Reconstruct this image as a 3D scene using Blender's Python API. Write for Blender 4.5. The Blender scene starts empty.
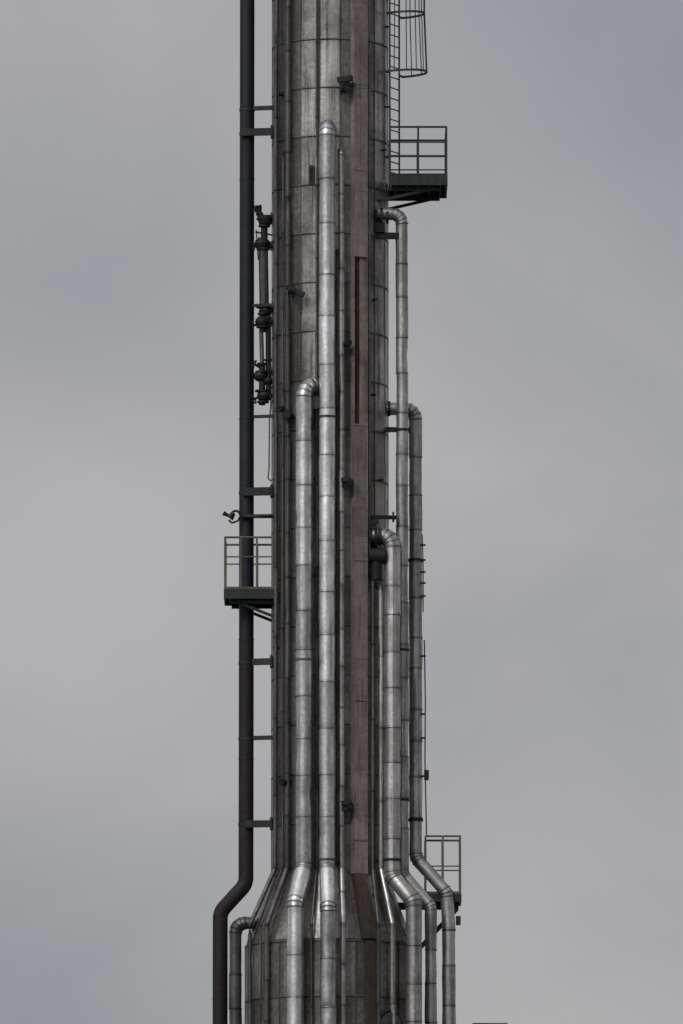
import bpy, math, random
from mathutils import Vector, Matrix, noise
random.seed(7)
R=random.random
# ------------------------------------------------------------ image pixels to world coordinates
S=40.0; CAMD=220.0; CAMH=1.7; ZC=32.0
TH=math.atan((ZC-CAMH)/CAMD); SL=math.hypot(CAMD,ZC-CAMH)
def X(px): return (px-330)/S
def Z(py,y=0.0): return CAMH+(CAMD+y)*math.tan(TH+math.atan((512-py)/S/SL))
def V(px,py,y=0.0): return Vector((X(px),y,Z(py,y)))
scene=bpy.context.scene

# ------------------------------------------------------------ materials
def new_mat(name):
    m=bpy.data.materials.new(name); m.use_nodes=True
    nt=m.node_tree; b=nt.nodes['Principled BSDF']; return m,nt,b
def N(nt,t,**k):
    n=nt.nodes.new(t)
    for a,v in k.items(): setattr(n,a,v)
    return n
def mixc(nt,fac,a,b,bt='MIX'):
    n=N(nt,'ShaderNodeMix',data_type='RGBA',blend_type=bt)
    for s,v in ((0,fac),(6,a),(7,b)):
        if hasattr(v,'links') or hasattr(v,'is_linked'): nt.links.new(v,n.inputs[s])
        elif s==0: n.inputs[0].default_value=v
        else: n.inputs[s].default_value=(*v,1)
    return n.outputs[2]
def mr(nt,val,a,b,c=0,d=1,interp='LINEAR'):
    n=N(nt,'ShaderNodeMapRange',interpolation_type=interp)
    nt.links.new(val,n.inputs[0])
    for i,v in zip((1,2,3,4),(a,b,c,d)): n.inputs[i].default_value=v
    return n.outputs[0]
def mth(nt,op,a,b=None):
    n=N(nt,'ShaderNodeMath',operation=op)
    for i,v in enumerate((a,b)):
        if v is None: continue
        if hasattr(v,'is_linked'): nt.links.new(v,n.inputs[i])
        else: n.inputs[i].default_value=v
    return n.outputs[0]
def cladding(name,dark,light,dirt,metallic=.7,rough=(.35,.6),rust=.0,rustcol=(.12,.045,.022),us=5,vs=.22,dirtamt=.6,bump=.25,spec=.5,joint=.95):
    m,nt,b=new_mat(name); L=nt.links.new
    uv=N(nt,'ShaderNodeUVMap'); 
    mp=N(nt,'ShaderNodeMapping'); mp.inputs['Scale'].default_value=(us,vs,1); L(uv.outputs[0],mp.inputs[0])
    st=N(nt,'ShaderNodeTexNoise'); st.inputs['Scale'].default_value=1.6; st.inputs['Detail'].default_value=8; st.inputs['Roughness'].default_value=.7
    L(mp.outputs[0],st.inputs['Vector'])
    tc=N(nt,'ShaderNodeTexCoord')
    bl=N(nt,'ShaderNodeTexNoise'); bl.inputs['Scale'].default_value=1.1; bl.inputs['Detail'].default_value=8; bl.inputs['Roughness'].default_value=.7
    L(tc.outputs['Object'],bl.inputs['Vector'])
    fi=N(nt,'ShaderNodeTexNoise'); fi.inputs['Scale'].default_value=9; fi.inputs['Detail'].default_value=6; fi.inputs['Roughness'].default_value=.65
    L(tc.outputs['Object'],fi.inputs['Vector'])
    at=N(nt,'ShaderNodeAttribute',attribute_name='tone'); sp=N(nt,'ShaderNodeSeparateColor'); L(at.outputs['Color'],sp.inputs[0])
    tn=mth(nt,'ADD',sp.outputs[0],mr(nt,fi.outputs[0],.3,.7,-.22,.22))
    tn=mr(nt,tn,0,1)
    c=mixc(nt,tn,dark,light)
    sfac=mr(nt,st.outputs[0],.46,.66,0,dirtamt,'SMOOTHSTEP')
    c=mixc(nt,sfac,c,dirt)
    bf=mr(nt,bl.outputs[0],.45,.68,0,dirtamt*.85)
    c=mixc(nt,bf,c,dirt)
    jd=mth(nt,'MULTIPLY',sp.outputs[1],mr(nt,fi.outputs[0],.25,.6,.4,1))
    c=mixc(nt,mth(nt,'MULTIPLY',jd,joint),c,tuple(x*.4 for x in dirt))
    if rust>0:
        a=mth(nt,'ADD',mth(nt,'MULTIPLY',st.outputs[0],.35),mth(nt,'ADD',mth(nt,'MULTIPLY',fi.outputs[0],.35),mth(nt,'MULTIPLY',bl.outputs[0],.3)))
        rf=mr(nt,a,.62-rust*.25,.68-rust*.22,0,1)
        c=mixc(nt,rf,c,rustcol)
        L(mr(nt,rf,0,1,metallic,.05),b.inputs['Metallic'])
    else: b.inputs['Metallic'].default_value=metallic
    b.inputs['Specular IOR Level'].default_value=spec
    L(c,b.inputs['Base Color'])
    ro=mth(nt,'ADD',mr(nt,bl.outputs[0],.3,.7,rough[0],rough[1]),mth(nt,'MULTIPLY',sfac,.25))
    L(ro,b.inputs['Roughness'])
    bp=N(nt,'ShaderNodeBump'); bp.inputs['Strength'].default_value=bump; bp.inputs['Distance'].default_value=.03
    L(fi.outputs[0],bp.inputs['Height']); L(bp.outputs[0],b.inputs['Normal'])
    return m
M_SHELL=cladding('weathered_cladding',(.13,.122,.114),(.54,.525,.50),(.042,.038,.034),metallic=.66,rough=(.32,.50),rust=.03,us=4,vs=.13,dirtamt=.75,bump=.25,joint=.75)
M_ALU=cladding('aluminium_jacket',(.34,.34,.34),(.92,.93,.94),(.12,.112,.104),metallic=.9,rough=(.25,.42),us=6,vs=.3,dirtamt=.5,bump=.22,joint=.8)
M_ALUD=cladding('dull_jacket',(.20,.195,.185),(.60,.59,.575),(.07,.064,.057),metallic=.78,rough=(.32,.5),us=6,vs=.25,dirtamt=.6,bump=.25,joint=.8)
M_TUBE=cladding('grimy_tube',(.04,.038,.036),(.15,.145,.14),(.02,.018,.017),metallic=.5,rough=(.35,.55),rust=.05)
M_DARK=cladding('dark_painted_steel',(.008,.010,.016),(.014,.018,.027),(.006,.006,.008),metallic=.0,rough=(.42,.55),rust=.0,spec=.3)
M_DARKR=cladding('dark_rusty_steel',(.012,.011,.014),(.022,.018,.020),(.009,.007,.007),metallic=.0,rough=(.5,.7),rust=.42,rustcol=(.040,.020,.017),spec=.25)
M_RUST=cladding('stained_duct_plate',(.12,.10,.09),(.33,.30,.275),(.06,.046,.04),metallic=.3,rough=(.42,.6),rust=.31,rustcol=(.085,.045,.032),us=7,vs=.4,dirtamt=.6)
M_RUSTD=cladding('deep_rust',(.04,.022,.016),(.09,.045,.03),(.016,.011,.009),metallic=.0,rough=(.8,.95),rust=.36,rustcol=(.17,.062,.032),us=5,vs=.5,spec=.2)
M_FLASH=cladding('rust_stained_flashing',(.035,.026,.022),(.10,.075,.062),(.018,.013,.011),metallic=.1,rough=(.7,.9),rust=.27,rustcol=(.15,.062,.035),us=4,vs=.6,spec=.25)
M_BLACK=cladding('sooty_steel',(.008,.008,.009),(.022,.021,.021),(.007,.007,.007),metallic=.1,rough=(.5,.7),spec=.3)
M_GREEN=cladding('green_painted_steel',(.012,.017,.015),(.025,.034,.03),(.01,.012,.01),metallic=.0,rough=(.5,.7),rust=.05,spec=.3)
M_RAIL=cladding('faded_rail_paint',(.07,.075,.05),(.15,.15,.105),(.04,.04,.03),metallic=.1,rough=(.5,.7),rust=.08,spec=.3)
M_RAILG=cladding('dark_rail_paint',(.018,.021,.02),(.035,.042,.04),(.015,.015,.015),metallic=.1,rough=(.5,.7),rust=.05,spec=.3)
M_CONC=cladding('concrete',(.22,.21,.2),(.34,.33,.31),(.15,.14,.13),metallic=0,rough=(.85,.95),us=1,vs=1,dirtamt=.4)
M_GLASS,_nt,_b=new_mat('lamp_glass'); _b.inputs['Base Color'].default_value=(.35,.36,.36,1); _b.inputs['Roughness'].default_value=.2

# ------------------------------------------------------------ mesh builder
class MB:
    def __init__(s): s.v=[];s.f=[];s.uv=[];s.col=[];s.mi=[];s.sm=[]
    def grid(s,P,UV,D,tone,mat=0,smooth=True):
        b=len(s.v); nj=len(P[0])
        for row in P: s.v.extend(row)
        for i in range(len(P)-1):
            for j in range(nj-1):
                q=((i,j),(i,j+1),(i+1,j+1),(i+1,j))
                s.f.append([b+a*nj+c for a,c in q])
                s.uv.extend(UV[a][c] for a,c in q)
                s.col.extend((tone,D[a][c],0,1) for a,c in q)
                s.mi.append(mat); s.sm.append(smooth)
    def poly(s,pts,mat=0,tone=.5,dirt=0):
        b=len(s.v); s.v.extend(pts); s.f.append(list(range(b,b+len(pts))))
        s.uv.extend((p[0]+p[1],p[2]) for p in pts); s.col.extend((tone,dirt,0,1) for p in pts)
        s.mi.append(mat); s.sm.append(False)
    def box(s,c,size,rot=None,mat=0,tone=None):
        if tone is None: tone=.3+.5*R()
        rot=rot or Matrix.Identity(3); c=Vector(c); h=[k/2 for k in size]
        p=[c+rot@Vector((x*h[0],y*h[1],z*h[2])) for x in(-1,1) for y in(-1,1) for z in(-1,1)]
        for q in((0,1,3,2),(4,6,7,5),(0,4,5,1),(2,3,7,6),(0,2,6,4),(1,5,7,3)): s.poly([p[i] for i in q],mat,tone)
    def beam(s,a,b,w,h=None,mat=0):
        a=Vector(a);b=Vector(b);d=(b-a)
        rot=frame(d.normalized())
        s.box((a+b)/2,(w,h or w,d.length),rot,mat)
    def tube(s,a,b,r,mat=0,n=10,cap=True,r2=None,tone=None):
        a=Vector(a);b=Vector(b);d=(b-a).normalized();m=frame(d)
        if tone is None: tone=.3+.5*R()
        r2=r if r2 is None else r2
        rows=[];uvs=[];L=(b-a).length
        for p,rr,vv in((a,r,0),(b,r2,L)):
            rows.append([p+m@Vector((math.cos(2*math.pi*k/n)*rr,math.sin(2*math.pi*k/n)*rr,0)) for k in range(n+1)])
            uvs.append([(2*math.pi*k/n*r,vv) for k in range(n+1)])
        s.grid(rows,uvs,[[0]*(n+1)]*2,tone,mat)
        if cap:
            s.poly(rows[0][:-1][::-1],mat,tone); s.poly(rows[1][:-1],mat,tone)
    def path(s,pts,r,mat=0,n=8):
        for a,b in zip(pts,pts[1:]): s.tube(a,b,r,mat,n)
    def ball(s,c,r,mat=0,sq=1):
        c=Vector(c)
        for k in range(6):
            t0=math.pi*(k/6-.5); t1=math.pi*((k+1)/6-.5)
            s.tube(c+Vector((0,0,sq*r*math.sin(t0))),c+Vector((0,0,sq*r*math.sin(t1))),r*math.cos(t0)+.002,mat,14,False,r*math.cos(t1)+.002,.5)
    def ring(s,c,axis,Rr,r,mat=0,n=24,a0=0,a1=2*math.pi,m=None,k=6):
        m=m or frame(Vector(axis).normalized()); c=Vector(c); P=[];UV=[]
        for i in range(n+1):
            t=a0+(a1-a0)*i/n; u=Vector((math.cos(t),math.sin(t),0)); row=[]
            for j in range(k+1):
                w=2*math.pi*j/k; row.append(c+m@(u*(Rr+r*math.cos(w))+Vector((0,0,r*math.sin(w)))))
            P.append(row);UV.append([(j*.01,t*Rr) for j in range(k+1)])
        s.grid(P,UV,[[0]*(k+1)]*(n+1),.5,mat)
    def make(s,name,mats,parent=None):
        me=bpy.data.meshes.new(name); me.from_pydata([tuple(v) for v in s.v],[],s.f)
        u=me.uv_layers.new(name='UVMap'); u.data.foreach_set('uv',[c for t in s.uv for c in t])
        ca=me.color_attributes.new('tone','FLOAT_COLOR','CORNER'); ca.data.foreach_set('color',[c for t in s.col for c in t])
        for m in mats: me.materials.append(m)
        me.polygons.foreach_set('material_index',s.mi); me.polygons.foreach_set('use_smooth',s.sm)
        me.update(); o=bpy.data.objects.new(name,me); scene.collection.objects.link(o)
        if parent: o.parent=parent
        return o
def frame(d,up=None):
    u=Vector((1,0,0)) if abs(d.x)<.9 else Vector((0,1,0))
    x=(u-d*u.dot(d)).normalized(); y=d.cross(x)
    return Matrix((x,y,d)).transposed()
def empty(name,loc=(0,0,0)):
    e=bpy.data.objects.new(name,None); scene.collection.objects.link(e); e.location=(0,0,0); return e

def fillet(pts,br,step):
    out=[Vector(pts[0])]
    for i in range(1,len(pts)-1):
        p=Vector(pts[i]); d1=(p-Vector(pts[i-1])).normalized(); d2=(Vector(pts[i+1])-p).normalized()
        a=d1.angle(d2); 
        if a<.02: out.append(p); continue
        t=br*math.tan(a/2); n=max(2,math.ceil(a/step))
        c=p+(d2-d1).normalized()*br/math.cos(a/2); ax=d1.cross(d2).normalized(); s0=(p-d1*t)-c
        for k in range(n+1): out.append(c+Matrix.Rotation(a*k/n,3,ax)@s0)
    out.append(Vector(pts[-1])); return out
def sweep(mb,pts,r,br=.35,seam=.95,tonef=None,mat=0,sheet=True,n=20,step=math.radians(24),bead=.012,dent=.006,cap=True):
    P=fillet(pts,br,step if sheet else math.radians(9))
    dirs=[(b-a).normalized() for a,b in zip(P,P[1:])]
    x=frame(dirs[0]).col[0].copy(); s_acc=0
    off=Vector((R()*50,R()*50,R()*50)); seamrot=R()*6.28
    for i,d in enumerate(dirs):
        a,b=P[i],P[i+1]; L=(b-a).length
        x=(x-d*x.dot(d)).normalized(); y=d.cross(x)
        n0=(dirs[i-1]+d).normalized() if i else d
        n1=(dirs[i+1]+d).normalized() if i<len(dirs)-1 else d
        def ring(s,rr,extra=0,wob=(0,0)):
            row=[]
            for k in range(n+1):
                w=2*math.pi*(k%n)/n+seamrot; o=(x*math.cos(w)+y*math.sin(w))
                q=a+d*s+o*rr
                def mit(c,nn):
                    p=c+o*rr; return p-d*((p-c).dot(nn)/d.dot(nn))
                lim=r*1.1
                if L<2*lim: q=mit(a,n0).lerp(mit(b,n1),s/L) if L>0 else q
                elif s<lim: q=mit(a,n0)+ (a+d*lim+o*rr-mit(a,n0))*(s/lim)
                elif L-s<lim: q=mit(b,n1)+(b-d*lim+o*rr-mit(b,n1))*((L-s)/lim)
                if dent and s not in(0,L):
                    q=q+o*(noise.noise(q*1.7+off)*dent*1.6+noise.noise(q*5+off)*dent)
                    q=q-o*.05*max(0,noise.noise(q*2.6+off*2)-.42)*2
                row.append(q+d*extra+x*wob[0]+y*wob[1])
            return row
        cuts=[0]
        if sheet and L>seam*1.3:
            k=max(1,round(L/seam))
            cuts+= [L*j/k+(R()-.5)*.22 for j in range(1,k)]
        cuts.append(L)
        for s0,s1 in zip(cuts,cuts[1:]):
            zt=(a+d*(s0+s1)/2).z
            tone=(tonef(zt) if tonef else .55)
            if sheet: tone=max(0,min(1,tone+(R()-.5)*.5))
            e=min(.05,(s1-s0)*.3); k=max(1,int((s1-s0-2*e)/.18)); rr=r+(R()-.5)*.010 if sheet else r
            wb=((R()-.5)*.014,(R()-.5)*.014) if sheet and L>1 else (0,0)
            ss=[s0,s0+e]+[s0+e+(s1-s0-2*e)*j/k for j in range(1,k)]+[s1-e,s1]
            dd=[.9,.15]+[0]*(k-1)+[.15,.9]
            if not sheet: dd=[0]*len(ss)
            rows=[ring(q,rr,0,wb) for q in ss]
            mb.grid(rows,[[(2*math.pi*j/n*r,s_acc+q) for j in range(n+1)] for q in ss],[[v]*(n+1) for v in dd],tone,mat)
            if sheet and bead:
                if s1<L or i<len(dirs)-1:
                    R2=[ring(s1,r-.006,-.018),ring(s1,r+bead,-.011),ring(s1,r+bead,.011),ring(s1,r-.006,.018)]
                    mb.grid(R2,[[(2*math.pi*j/n*r,s_acc+s1+q*.01) for j in range(n+1)] for q in range(4)],[[.75]*(n+1)]*4,tone*.9,mat)
        if cap and i==0: mb.poly(ring(0,r)[:-1][::-1],mat,.3,.5)
        if cap and i==len(dirs)-1: mb.poly(ring(L,r)[:-1],mat,.3,.5)
        s_acc+=L

# ------------------------------------------------------------ column shell
RU,RL=1.45,2.10
ZT=Z(872,-1.4); ZB=Z(940,-2.1)       # cone top / bottom
ZTOP=Z(-190)
def shell(mb,z0,z1,r0,r1,ch,npan,tonef,seamw=.011,phase=0,seamh=.016):
    nc=max(1,round((z1-z0)/ch)); ch=(z1-z0)/nc
    tint=[(R()-.5)*.45 for _ in range(npan)]
    for c in range(nc):
        za=z0+c*ch; zb=za+ch
        for p in range(npan):
            a0=2*math.pi*p/npan+phase; a1=a0+2*math.pi/npan
            tone=max(0,min(1,tonef(a0,za)+tint[p]+(R()-.5)*.34)); jr=(R()-.5)*.012
            tilt=(R()-.5)*.02
            vs=[0,.03,.3,.6,.96,1]; dv=[1,.25,0,0,.25,1]
            us=[0,.05,.35,.65,.95,1]; du=[1,.15,0,0,.15,1]
            P=[];U=[];D=[]
            for v,dd in zip(vs,dv):
                z=za+(zb-za)*v; f=(z-z0)/(z1-z0); rr=r0+(r1-r0)*f
                row=[];uu=[];dr=[]
                for u,d2 in zip(us,du):
                    a=a0+(a1-a0)*u
                    q=rr+jr+.008*(1-v)+tilt*(u-.5)+.010*noise.noise(Vector((a*3,z*1.3,p)))
                    row.append(Vector((math.cos(a)*q,math.sin(a)*q,z))); uu.append((a*rr,z)); dr.append(max(dd,d2))
                P.append(row);U.append(uu);D.append(dr)
            mb.grid(P,U,D,tone)
            P=[];U=[]
            for v in(0,1):
                z=za+(zb-za)*v; f=(z-z0)/(z1-z0); rr=r0+(r1-r0)*f; w=seamw/rr
                P.append([Vector((math.cos(a0+t*w)*(rr+h),math.sin(a0+t*w)*(rr+h),z)) for t,h in((-1.3,-.01),(-1,seamh),(1,seamh),(1.3,-.01))])
                U.append([(a0*rr+t*.01,z) for t in range(4)])
            mb.grid(P,U,[[.85]*4]*2,tone*.7,smooth=False)
        n=72;P=[];U=[]
        f=(za-z0)/(z1-z0); rr=r0+(r1-r0)*f
        for dz,h in((-.026,-.01),(-.019,.020),(.019,.020),(.026,-.01)):
            P.append([Vector((math.cos(2*math.pi*k/n)*(rr+h),math.sin(2*math.pi*k/n)*(rr+h),za+dz)) for k in range(n+1)])
            U.append([(2*math.pi*k/n*rr,za+dz) for k in range(n+1)])
        mb.grid(P,U,[[.8]*(n+1)]*4,.35)
col=empty('distillation_column')
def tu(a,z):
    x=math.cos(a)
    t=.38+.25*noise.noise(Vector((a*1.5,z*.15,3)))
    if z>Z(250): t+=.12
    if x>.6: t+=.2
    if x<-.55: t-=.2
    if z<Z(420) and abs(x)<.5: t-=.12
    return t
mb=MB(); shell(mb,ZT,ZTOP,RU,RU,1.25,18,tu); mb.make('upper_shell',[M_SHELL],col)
mb=MB(); shell(mb,ZB,ZT,RL,RU,5,16,lambda a,z:.3,seamh=.012); mb.make('cone_transition',[M_SHELL],col)
mb=MB(); shell(mb,.6,ZB,RL,RL,1.35,20,lambda a,z:.14); mb.make('lower_shell',[M_SHELL],col)
mb=MB(); P=[];U=[]
for i in range(9):
    t=math.pi/2*i/8; rr=RU*math.cos(t)+.001; z=ZTOP+RU*.55*math.sin(t)
    P.append([Vector((math.cos(a*math.pi/18)*rr,math.sin(a*math.pi/18)*rr,z)) for a in range(37)]); U.append([(a*.2,z) for a in range(37)])
mb.grid(P,U,[[0]*37]*9,.5); mb.tube((0,0,ZTOP+.6),(0,0,ZTOP+1.5),.3); mb.tube((0,0,ZTOP+1.5),(0,0,ZTOP+1.58),.45)
mb.make('domed_head',[M_SHELL],col)
mb=MB(); mb.tube((0,0,-.2),(0,0,.6),2.7,n=48); mb.make('concrete_foundation',[M_CONC],col)
mb=MB()
for a0,w0,w1,tn in((-1.75,.16,.22,.35),(-1.42,.15,.20,.4),(-2.15,.12,.16,.25),(-.62,.14,.18,.2)):
    P=[];U=[]
    for f in(-.04,.25,.5,.75,.97):
        z=ZT+(ZB-ZT)*f; rr=RU+(RL-RU)*max(0,f)+.035; w=w0+(w1-w0)*f
        P.append([Vector((math.cos(a0+w*k/4)*(rr+.02*(k==-4 or k==4)*-1),math.sin(a0+w*k/4)*(rr+.02*(k in(-4,4))*-1),z)) for k in range(-4,5)])
        U.append([(a0+w*k/4,z) for k in range(-4,5)])
    mb.grid(P,U,[[1 if k in(0,8) else .1 for k in range(9)]]*5,tn)
mb.make('cone_flashings',[M_SHELL],col)

# ---- vertical channel duct
ang=math.atan2(-1.27,.68); er=Vector((math.cos(ang),math.sin(ang),0)); et=Vector((-er.y,er.x,0))
rot=Matrix((et,-er,Vector((0,0,1)))).transposed()
yd=-1.4
mb=MB()
def vplate(c,w,th,z0,z1,mat,seg=1.5):
    z=z1
    while z>z0+.01:
        h=min(seg*(.8+.4*R()),z-z0)
        if z-h-z0<.3: h=z-z0
        p=er*(c[1]+(R()-.5)*.012)+et*c[0]; mb.box((p.x,p.y,z-h/2),(w,th,h-.008),rot,mat); z-=h
zt,z1,z2,zb=ZTOP-.3,Z(258,yd),Z(425,yd),ZT-.05
vplate((0,RU+.05),.38,.08,zb,zt,1,3)
vplate((-.185,RU+.09),.025,.17,zb,zt,0,2.4)
vplate((.185,RU+.09),.025,.17,zb,zt,0,2.4)
vplate((0,RU+.16),.345,.02,z1+.01,zt,0,2.6)
vplate((.085,RU+.11),.17,.03,z2,z1,0,2.6)
vplate((0,RU+.16),.345,.02,zb,z2-.01,0,3)
for py in(84,170,256,425,560,700,840):
    p=er*(RU+.175); mb.box((p.x,p.y,Z(py,yd)),(.41,.02,.035),rot,0)
mb.make('channel_duct',[M_RUST,M_RUSTD],col)
mb=MB()
def lp(t,r,z): return er*r+et*t+Vector((0,0,z))
P=[[lp(-.17,RU+.12,ZT+.1),lp(.13,RU+.12,ZT+.1)],[lp(-.24,RL+.09,ZB+.05),lp(.22,RL+.09,ZB+.05)]]
mb.grid(P,[[(0,0),(.4,0)],[(0,1.8),(.6,1.8)]],[[0,0],[.4,.4]],.45,0,False)
for j in(0,1): mb.grid([[p[j],p[j]-er*.15] for p in P],[[(0,0),(.1,0)],[(0,1),(.1,1)]],[[0,0]]*2,.2,0,False)
p=er*(RL+.045); mb.box((p.x,p.y,(ZB+.6)/2),(.30,.06,ZB-.6),rot,0)
mb.make('stained_flashing',[M_FLASH],col)

# ---- nozzles, clamps, manholes
def nozzle(mb,px,py,r,length,dirv=None,az=None,mat=0,flange=True,RR=None):
    x=X(px); RR=RR or RU; y=-math.sqrt(max(.01,RR*RR-x*x)); a=Vector((x,y,0)).normalized() if dirv is None else Vector(dirv).normalized()
    p=Vector((x,y,Z(py,y)))
    mb.tube(p-a*.1,p+a*length,r,mat,14)
    if flange:
        mb.tube(p+a*(length-.05),p+a*length,r*1.7,mat,16); mb.tube(p+a*(length+.02),p+a*(length+.07),r*1.7,mat,16)
        for k in range(8):
            m=frame(a); o=m@Vector((math.cos(k*.785)*r*1.4,math.sin(k*.785)*r*1.4,0)); mb.tube(p+a*(length-.09)+o,p+a*(length+.11)+o,.012,mat,6)
    return p
mb=MB()
nozzle(mb,292,290,.06,.30,(-.1,-.9,.0)); mb.beam(V(292,290,-1.5),V(304,295,-1.55),.13); mb.tube(V(289,290,-1.7),V(292,290,-1.7),.1)
nozzle(mb,292,416,.07,.25,(-.4,-.9,0)); nozzle(mb,288,410,.05,.2)
nozzle(mb,290,783,.05,.2); nozzle(mb,283,95,.04,.15,flange=False); nozzle(mb,279,648,.04,.15,flange=False)
nozzle(mb,344,89,.075,.26); mb.beam(V(338,80,-1.6),V(352,78,-1.75),.14); mb.beam(V(340,92,-1.6),V(354,84,-1.7),.1)
for dz in(0,.09,.18,.27,.36): nozzle(mb,312,168+dz*40,.075,.03,flange=False)  # no nozzle: stacked dark discs stand in for the shade of an oval hole
for py in(480,803):
    p=V(341,py,-1.7); mb.beam(p,p+Vector((.26,0,.02)),.12,.1); mb.beam(p+Vector((.02,0,-.15)),p+Vector((.30,.02,-.1)),.08); nozzle(mb,346,py+4,.055,.3)
for px,py in((345,345),): nozzle(mb,px,py,.05,.3)
for px,py in((372,395),(379,480),(373,300),(382,150)): nozzle(mb,px,py,.03,.12,flange=False)
mb.make('nozzles',[M_BLACK],col)
mb=MB()
x=X(386); y=-math.sqrt(RL*RL-x*x); a=Vector((x,y,0)).normalized(); c=Vector((x,y,Z(1027,y)))
mb.tube(c-a*.1,c+a*.12,.36,0,28); mb.ring(c+a*.12,a,.39,.035,1,32); mb.tube(c+a*.12,c+a*.17,.35,0,28)
mb.beam(c+a*.2-Vector((0,0,.1)),c+a*.2+Vector((0,0,.1)),.03,mat=1)
mb.make('manway',[M_TUBE,M_BLACK],col)

# ---- thin tubes clinging to the column
mb=MB(); 
def thin(px,y,r,py0,py1,lowpx=None,lowy=None,mat=0,seam=1.9):
    top=Z(py0,y) if py0>0 else ZTOP-.5
    pts=[Vector((X(px),y,top))]
    if py0>0: pts.insert(0,pts[0]+Vector((-X(px)*.25,-y*.25,0)))
    if lowpx is None: pts.append(Vector((X(px),y,Z(py1,y))))
    else: pts+= [Vector((X(px),y,Z(868,y))),Vector((X(lowpx),lowy,Z(925,lowy))),Vector((X(lowpx),lowy,.5))]
    sweep(mb,pts,r,br=max(.1,r*1.5),seam=seam,mat=mat,n=10,bead=.008,dent=.002,cap=True)
thin(276,-.80,.055,-1,0,251,-1.02); thin(288,-1.16,.07,-1,0,268,-1.55,seam=1.2); thin(283,-.98,.025,150,0,262,-1.4)
thin(317,-1.52,.035,-1,0,312,-2.16); thin(341.5,-1.58,.075,150,0,343,-2.22,mat=1,seam=1); thin(337.5,-1.52,.04,250,865)
thin(372.5,-1.20,.05,570,0,378,-1.9); thin(380.5,-1.05,.07,585,0,392,-1.6,mat=1); thin(369.5,-1.24,.03,-1,560)
mb.make('instrument_tubing',[M_TUBE,M_ALUD],col)

# ------------------------------------------------------------ insulated pipes
def clamps(mb,x,y,pys,r,mat=1):
    for py in pys:
        z=Z(py,y); c=Vector((x,y,z)); mb.tube(c-Vector((0,0,.03)),c+Vector((0,0,.03)),r+.018,mat,20)
        rad=Vector((x,y,0)); L=rad.length; a=rad/L
        if L-r>RU: mb.beam(a*(RU-.05)+Vector((0,0,z)),a*(L-r+.02)+Vector((0,0,z)),.07,mat=mat)
ROOF=.3
mb=MB(); yA=-1.82; xA=X(327)
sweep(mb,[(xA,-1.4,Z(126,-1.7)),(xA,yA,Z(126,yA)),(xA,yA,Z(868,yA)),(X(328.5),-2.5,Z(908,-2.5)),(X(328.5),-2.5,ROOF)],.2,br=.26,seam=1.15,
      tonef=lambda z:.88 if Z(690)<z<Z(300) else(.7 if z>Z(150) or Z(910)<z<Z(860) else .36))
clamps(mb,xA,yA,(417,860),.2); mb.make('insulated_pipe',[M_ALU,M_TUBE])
mb=MB(); yB=-1.72; xB=X(304.5)
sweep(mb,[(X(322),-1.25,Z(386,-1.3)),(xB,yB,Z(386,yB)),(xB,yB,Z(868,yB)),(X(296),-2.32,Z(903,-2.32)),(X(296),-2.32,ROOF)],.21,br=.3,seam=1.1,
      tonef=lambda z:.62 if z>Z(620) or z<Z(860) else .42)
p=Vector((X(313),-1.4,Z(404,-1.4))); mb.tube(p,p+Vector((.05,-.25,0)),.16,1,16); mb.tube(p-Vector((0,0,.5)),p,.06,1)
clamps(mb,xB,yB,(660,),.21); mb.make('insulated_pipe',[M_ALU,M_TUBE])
mb=MB(); yC=-.72; xC=X(402)
sweep(mb,[(X(376),-.78,Z(214,-.78)),(xC,yC,Z(214,yC)),(xC,yC,Z(874,yC)),(X(430),-.75,Z(906,-.75)),(X(430),-.75,ROOF)],.15,br=.24,tonef=lambda z:.65,n=16)
for px,rr in((375,.2),(380,.23),(386,.17)): mb.tube((X(px),-.79,Z(217,-.79)),(X(px)+.07,-.79,Z(217,-.79)),rr,1,16)
mb.beam((X(372),-.85,Z(236,-.8)),(X(400),-.8,Z(236,-.8)),.10,.16,mat=1)
mb.beam((X(372),-.85,Z(228,-.8)),(X(384),-.8,Z(228,-.8)),.25,.25,mat=1)
clamps(mb,xC,yC,(430,650,800),.15); mb.make('insulated_pipe',[M_ALUD,M_BLACK])
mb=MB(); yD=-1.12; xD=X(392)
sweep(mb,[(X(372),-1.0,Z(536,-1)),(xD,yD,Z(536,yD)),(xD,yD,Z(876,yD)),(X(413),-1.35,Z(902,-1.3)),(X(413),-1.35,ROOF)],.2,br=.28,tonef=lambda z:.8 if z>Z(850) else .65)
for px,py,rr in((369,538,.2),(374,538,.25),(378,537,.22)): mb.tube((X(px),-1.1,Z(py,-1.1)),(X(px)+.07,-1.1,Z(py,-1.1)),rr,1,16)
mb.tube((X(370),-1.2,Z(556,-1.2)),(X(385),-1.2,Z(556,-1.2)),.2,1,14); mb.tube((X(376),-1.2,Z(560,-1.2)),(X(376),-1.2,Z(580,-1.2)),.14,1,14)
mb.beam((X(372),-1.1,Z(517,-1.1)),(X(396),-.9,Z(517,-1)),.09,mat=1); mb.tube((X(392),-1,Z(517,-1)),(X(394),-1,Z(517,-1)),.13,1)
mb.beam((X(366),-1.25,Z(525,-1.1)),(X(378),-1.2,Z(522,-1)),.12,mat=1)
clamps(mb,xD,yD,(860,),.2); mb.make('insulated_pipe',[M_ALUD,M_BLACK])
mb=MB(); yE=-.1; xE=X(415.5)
sweep(mb,[(X(386),-.15,Z(409,-.1)),(xE,yE,Z(409,yE)),(xE,yE,Z(858,yE)),(X(446),-.25,Z(893,-.2)),(X(448),-.25,Z(930,-.25)),(X(448),-.25,ROOF)],.165,br=.26,tonef=lambda z:.7,n=18)
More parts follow.
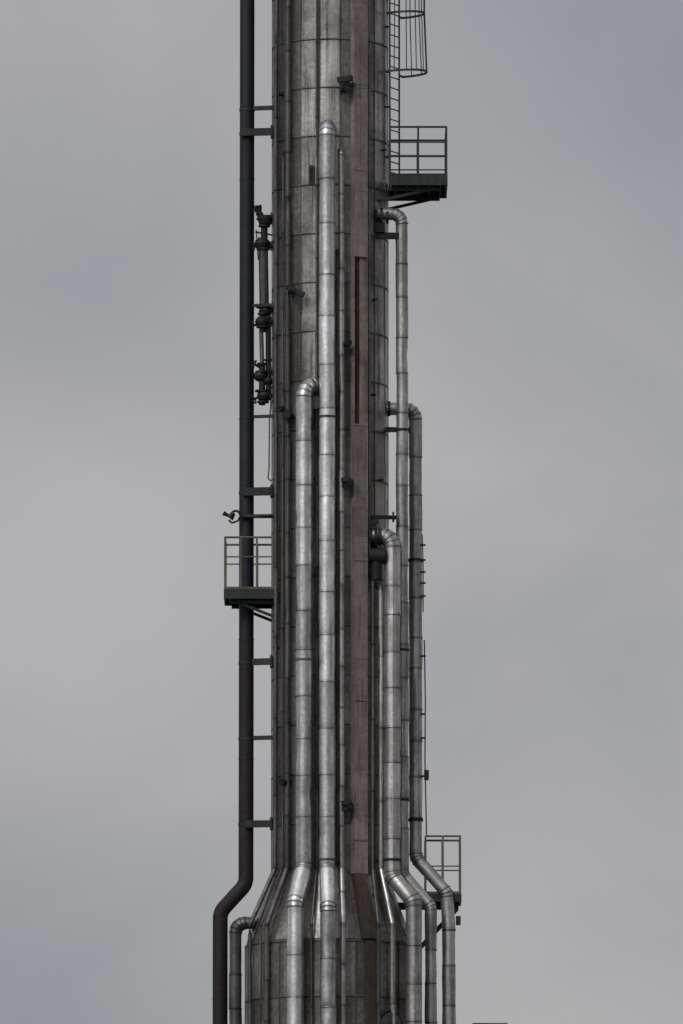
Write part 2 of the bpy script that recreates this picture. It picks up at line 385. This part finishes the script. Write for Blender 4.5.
for px,rr in((388,.19),(392,.15)): mb.tube((X(px),-.15,Z(409,-.1)),(X(px)+.06,-.15,Z(409,-.1)),rr,1,16)
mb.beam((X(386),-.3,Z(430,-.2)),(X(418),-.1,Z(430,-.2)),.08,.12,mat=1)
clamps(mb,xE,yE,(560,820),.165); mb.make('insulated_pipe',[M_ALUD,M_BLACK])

# dark riser on the left
mb=MB(); xG=X(246.5)
sweep(mb,[(xG,0,ZTOP+1),(xG,0,Z(640))],.185,sheet=False,n=24,mat=0,dent=0)
sweep(mb,[(xG,0,Z(640)),(xG,0,Z(884)),(X(221),0,Z(912)),(X(221),0,ROOF)],.187,br=.42,sheet=False,n=24,mat=1,dent=0)
for py in(180,420,640,760,1000):
    xx=xG if py<880 else X(221); mb.tube((xx,0,Z(py)),(xx,0,Z(py)+.03),.194,0,24)
for py,hh,x0 in((110,.10,253),(134,.18,240),(307,.07,253),(418,.07,254),(493,.20,243),(517,.05,241),(663,.16,253),(739,.10,254),(825,.17,246)):
    mb.beam((X(x0),-.22,Z(py)),(X(277),-.35,Z(py)),.10,hh,mat=2)
    if hh>.09: mb.tube((xG,0,Z(py)-.04),(xG,0,Z(py)+.04),.197,2,24)
    if hh>.15: mb.box((X(271.5),-.3,Z(py)),(.06,.3,.3),None,2)
mb.make('riser_pipe',[M_DARK,M_DARKR,M_GREEN])
mb=MB()
sweep(mb,[(X(256),-.5,Z(923,-.5)),(X(236.5),-.5,Z(923,-.5)),(X(236.5),-.5,ROOF)],.155,br=.24,n=16,mat=0,tonef=lambda z:.6)
mb.tube((X(253),-.5,Z(923,-.5)),(X(256),-.5,Z(923,-.5)),.2,0,16)
mb.make('elbow_pipe',[M_TUBE])

# ------------------------------------------------------------ valve manifold
mb=MB(); y=-.15
def fl(x,z,r,h=.05): mb.tube((x,y,z-h/2),(x,y,z+h/2),r,0,14)
pts=[(258,206),(258,212),(264,222),(264,250)]
mb.path([V(a,b,y) for a,b in pts],.085); 
mb.tube(V(263,250,y),V(264,306,y),.12,1,14); mb.tube(V(263,306,y),V(263,332,y),.09,0); mb.tube(V(262,364,y),V(262,405,y),.08,0)
mb.tube(V(261,330,y),V(262,366,y),.055,1,12); mb.tube(V(268,315,y),V(268.5,400,y),.07,0,12)
for px,py,r in((258,207,.09),(264,219,.2),(264,226,.15),(263,243,.2),(263,249,.17),(263,307,.18),(263,314,.14),(263,327,.17),(262,364,.13),(262,372,.17),(262,391,.18),(263,402,.15),(268,318,.1),(268,360,.1),(268,395,.13)): fl(X(px),Z(py,y),r,.045)
for px,py,r in((265,221,.18),(262,244,.2),(265,311,.16),(262,322,.18),(260,376,.17),(264,396,.18),(268,381,.13)): mb.ball(V(px,py,y),r,0,.9)
for px,py,l,dz in((262,214,.2,.12),(262,246,.22,-.02),(263,326,.26,.02),(262,369,.2,.12),(260,396,.16,-.1)):
    a=V(px,py,y); b=a+Vector((-l,-.05,dz)); mb.tube(a,b,.03,0); mb.ring(b,(b-a),.10,.02,0,18); mb.beam(b-Vector((0,0,.1)),b+Vector((0,0,.1)),.02)
for py in(217,246,310,322,372,398): mb.tube(V(263,py,y),V(277,py,y),.06,0); mb.tube(V(270,py,y),V(271.3,py,y),.12,0,14)
mb.beam(V(256,230,y),V(258,260,y),.03); mb.beam(V(258,206,y),V(261,205,y),.03); mb.beam(V(255,232,y),V(272,235,y),.04)
mb.make('valve_manifold',[M_BLACK,M_TUBE])
mb=MB()
mb.path([V(273,398,-.3),V(271,402,-.3),V(269.5,420,-.3),V(269,470,-.3),V(268,478,-.3),V(271,481,-.3),V(273.5,478,-.3)],.018)
mb.make('sample_tube',[M_TUBE])
mb=MB()
mb.path([V(424,640,-.3),V(425,700,-.3),V(424.5,760,-.3),V(426,835,-.3)],.016)
mb.path([V(422,534,-.1),V(423,560,-.1),V(423,612,-.1)],.014)
for py in(545,560,572,583,596,656,714,738,776): mb.tube(V(420,py,-.2),V(425.5,py,-.2),.025)
mb.tube(V(426,770,-.3),V(426,780,-.3),.06)
mb.make('cable_conduit',[M_BLACK])

# ------------------------------------------------------------ platforms
def platform(name,x0,x1,y0,y1,zd,h,mrail,mdeck,nx=2,ny=2,mids=(.36,.68),brace=True,ch=.2,drop=.38):
    e=empty(name); mb=MB()
    mb.box(((x0+x1)/2,(y0+y1)/2,zd),(abs(x1-x0)-.06,y1-y0-.06,.03))
    for yy in(y0,y1): mb.box(((x0+x1)/2,yy,zd-ch/2+.06),(abs(x1-x0)+.06,.06,ch))
    mb.box((x1,(y0+y1)/2,zd-ch/2+.064),(.055,y1-y0-.07,ch-.01))
    k=5
    for i in range(k):
        xx=x0+(x1-x0)*(i+.5)/k; mb.box((xx,(y0+y1)/2,zd-.09),(.05,y1-y0-.08,.13))
    for i in range(14):
        yy=y0+(y1-y0)*(i+.5)/14; mb.box(((x0+x1)/2,yy,zd-.024),(abs(x1-x0)-.1,.012,.03))
    if brace:
        sx=1 if x1>x0 else -1
        for yy in(y0+.2,y1-.2):
            w=math.sqrt(max(0.01,RU*RU-yy*yy)) if abs(yy)<RU else 1
            mb.beam((sx*w,yy,zd-ch),(x1-sx*.15,yy,zd-ch),.08)
            mb.beam((sx*w,yy,zd-ch-drop),(x0+(x1-x0)*.75,yy,zd-ch),.07)
    mb.make('deck',[mdeck],e)
    mb=MB(); r=.022
    def rail(a,b,n):
        a=Vector(a);b=Vector(b)
        for i in range(n+1):
            p=a.lerp(b,i/n); mb.beam(p,p+Vector((0,0,h)),.05)
        for f in(*mids,1): mb.tube(a+Vector((0,0,h*f)),b+Vector((0,0,h*f)),r*1.2 if f==1 else r*.8,0,8)
        mb.beam(a+Vector((0,0,.06)),b+Vector((0,0,.06)),.012,.12)
    rail((x0,y0,zd),(x1,y0,zd),nx); rail((x0,y1,zd),(x1,y1,zd),nx); rail((x1,y0+.001,zd),(x1,y1-.001,zd),ny)
    mb.make('handrail',[mrail],e); return e
platform('access_platform',X(390),X(446.5),-1.0,.9,Z(185),1.3,M_RAILG,M_GREEN,2,2,mids=(.42,.7),ch=.24,drop=.3)
platform('access_platform',X(273),X(225.5),-.7,.7,Z(595),1.36,M_RAIL,M_GREEN,3,1,mids=(.64,),ch=.24)
platform('access_platform',X(425),X(459.5),-.2,.9,Z(897),1.5,M_RAIL,M_GREEN,2,1,mids=(.5,),brace=False)
pe=bpy.data.objects['access_platform.002']
mb=MB()
for yy in(.0,.6): mb.beam((1.3,yy,Z(897)-.2),(X(458),yy,Z(897)-.2),.12); mb.beam((1.9,yy,Z(897)-1.6),(X(457),yy,Z(897)-.25),.08)
mb.box((X(457.5),-.1,Z(921)),(.12,.12,.22))
mb.make('support_brackets',[M_GREEN],pe)

# caged ladder
mb=MB(); lm=Vector((1.62,-.25,0)); tdir=Vector((.5,.87,0)).normalized(); nrm=Vector((tdir.y,-tdir.x,0))
zl0=Z(183); zl1=ZTOP+1.2
for s in(-1,1):
    p=lm+tdir*s*.24; mb.beam((p.x,p.y,zl0),(p.x,p.y,zl1),.045)
z=zl0+.2
while z<zl1:
    mb.tube(lm-tdir*.24+Vector((0,0,z)),lm+tdir*.24+Vector((0,0,z)),.016,0,6); z+=.27
zc0=Z(76)
def hoop(z,w,dp):
    pts=[]
    for i in range(17):
        t=math.pi*i/16; pts.append(lm+tdir*(-math.cos(t)*w)+nrm*(math.sin(t)**.8*dp)+Vector((0,0,z)))
    pts=[lm-tdir*.24+Vector((0,0,z))]+pts+[lm+tdir*.24+Vector((0,0,z))]
    for a,b in zip(pts,pts[1:]): mb.beam(a,b,.018,.055)
    return pts
z=zc0; first=True; prev=None
while z<zl1:
    hp=hoop(z,.46 if first else .40,.90 if first else .84)
    if prev:
        for i in range(2,18,2): mb.beam(prev[i],hp[i],.026)
    prev=hp; z+=1.5 ; first=False
for z in(Z(30),Z(110),Z(160)): mb.beam((1.2,-.4,z),lm-tdir*.2+Vector((0,0,z)),.05)
mb.make('caged_ladder',[M_RAILG])

# flood lamp
mb=MB(); y=-.3
mb.path([V(274,517,y),V(243,517,y),V(240,514,y),V(238,511,y),V(234,511,y),V(231,514,y)],.03)
mb.path([V(240,517,y),V(238,521,y),V(232,523,y),V(229,520,y)],.024)
mb.tube(V(234,513,y),V(230,518,y),.05,0,14,True,.10)
mb.tube(V(229,516,y),V(223.5,513,y),.035,0,10,True,.06)
mb.make('flood_lamp',[M_BLACK,M_GLASS])

# neighbouring pipe rack just below the view
mb=MB(); zr=Z(1023.5,1.0)-.05
for x in(X(476),X(503)):
    for y in(1,5): mb.beam((x,y,0),(x,y,zr),.2)
for y in(1,5): mb.beam((X(472),y,zr),(X(507),y,zr),.1,.12)
for x in(X(476),X(503)): mb.beam((x,1.1,zr-.3),(x,4.9,zr-.3),.15)
for z in(4,9,14):
    for y in(1,5): mb.beam((X(476)+.1,y,z),(X(503)-.1,y,z),.15)
mb.make('pipe_rack',[M_RAIL])

# ------------------------------------------------------------ ground
m,nt,b=new_mat('gravel_ground'); tc=N(nt,'ShaderNodeTexCoord')
n1=N(nt,'ShaderNodeTexNoise'); n1.inputs['Scale'].default_value=.08; n1.inputs['Detail'].default_value=12; nt.links.new(tc.outputs['Object'],n1.inputs['Vector'])
nt.links.new(mixc(nt,mr(nt,n1.outputs[0],.35,.65),(.05,.05,.047),(.12,.115,.10)),b.inputs['Base Color']); b.inputs['Roughness'].default_value=.95
me=bpy.data.meshes.new('ground'); g=4000; me.from_pydata([(-g,-g,0),(g,-g,0),(g,g,0),(-g,g,0)],[],[(0,1,2,3)]); me.materials.append(m)
scene.collection.objects.link(bpy.data.objects.new('ground',me))

# ------------------------------------------------------------ overcast sky
sd=Vector((-.40,-.70,.62)).normalized()
w=bpy.data.worlds.new('World'); scene.world=w; w.use_nodes=True; nt=w.node_tree; L=nt.links.new
bg=nt.nodes['Background']; bg.inputs[1].default_value=.1
sky=N(nt,'ShaderNodeTexSky',sky_type='NISHITA'); sky.sun_disc=False
sky.sun_elevation=math.asin(sd.z); sky.sun_rotation=math.atan2(sd.x,sd.y)
tc=N(nt,'ShaderNodeTexCoord'); D=tc.outputs['Generated']
mp=N(nt,'ShaderNodeMapping'); mp.inputs['Scale'].default_value=(1,1,1.5); mp.inputs['Location'].default_value=(.31,.12,.4); L(D,mp.inputs[0])
n1=N(nt,'ShaderNodeTexNoise'); n1.inputs['Scale'].default_value=15; n1.inputs['Detail'].default_value=7; n1.inputs['Roughness'].default_value=.5; n1.inputs['Distortion'].default_value=.5
L(mp.outputs[0],n1.inputs['Vector'])
t=mr(nt,n1.outputs[0],.25,.75,.33,.79)
def skydir(px,py):
    e=TH+math.atan((512-py)/S/SL); a=math.atan((px-341.5)/S/SL); return Vector((math.sin(a)*math.cos(e),math.cos(a)*math.cos(e),math.sin(e)))
for px,py,rp,amp in((40,610,360,.26),(0,1060,520,-.46),(740,-20,560,-.42),(580,360,300,.10),(110,240,240,-.10),(60,20,300,.12),(600,900,330,.04)):
    vm=N(nt,'ShaderNodeVectorMath',operation='DISTANCE'); L(D,vm.inputs[0]); vm.inputs[1].default_value=skydir(px,py)
    t=mth(nt,'ADD',t,mr(nt,vm.outputs['Value'],0,rp/S/SL,amp,0,'SMOOTHSTEP'))
cn=N(nt,'ShaderNodeClamp'); L(t,cn.inputs[0])
c=mixc(nt,cn.outputs[0],(2.5,2.66,2.9),(4.95,4.72,4.76))
sx=N(nt,'ShaderNodeSeparateXYZ'); L(D,sx.inputs[0])
up=mr(nt,sx.outputs[2],.25,1,1,1.5)
dt=N(nt,'ShaderNodeVectorMath',operation='DOT_PRODUCT'); L(D,dt.inputs[0]); dt.inputs[1].default_value=sd
# unseen sky shaped for contrast: brightened around the sun, dimmed behind the camera
f=mth(nt,'MULTIPLY',up,mr(nt,dt.outputs['Value'],.6,1,1,3.8,'SMOOTHSTEP'))
f=mth(nt,'MULTIPLY',f,mr(nt,sx.outputs[1],-.9,.6,.6,1,'SMOOTHSTEP'))
vs=N(nt,'ShaderNodeVectorMath',operation='SCALE'); L(c,vs.inputs[0]); L(f,vs.inputs[3])
L(mixc(nt,.04,vs.outputs[0],sky.outputs[0]),bg.inputs[0])
ld=bpy.data.lights.new('sun','SUN'); ld.energy=1.3; ld.angle=math.radians(13); ld.color=(1,.985,.96)
lo=bpy.data.objects.new('sun',ld); scene.collection.objects.link(lo); lo.rotation_euler=sd.to_track_quat('Z','Y').to_euler()

# ------------------------------------------------------------ camera
cd=bpy.data.cameras.new('camera'); cam=bpy.data.objects.new('camera',cd); scene.collection.objects.link(cam)
cam.location=(X(341.5),-CAMD,CAMH); cam.rotation_euler=(math.pi/2+TH,0,0)
cd.sensor_fit='VERTICAL'; cd.sensor_height=36; cd.lens=36*SL/(1024/S); cd.clip_end=12000; cd.clip_start=1
scene.camera=cam
scene.view_settings.view_transform='Standard'; scene.view_settings.look='None'; scene.view_settings.exposure=0
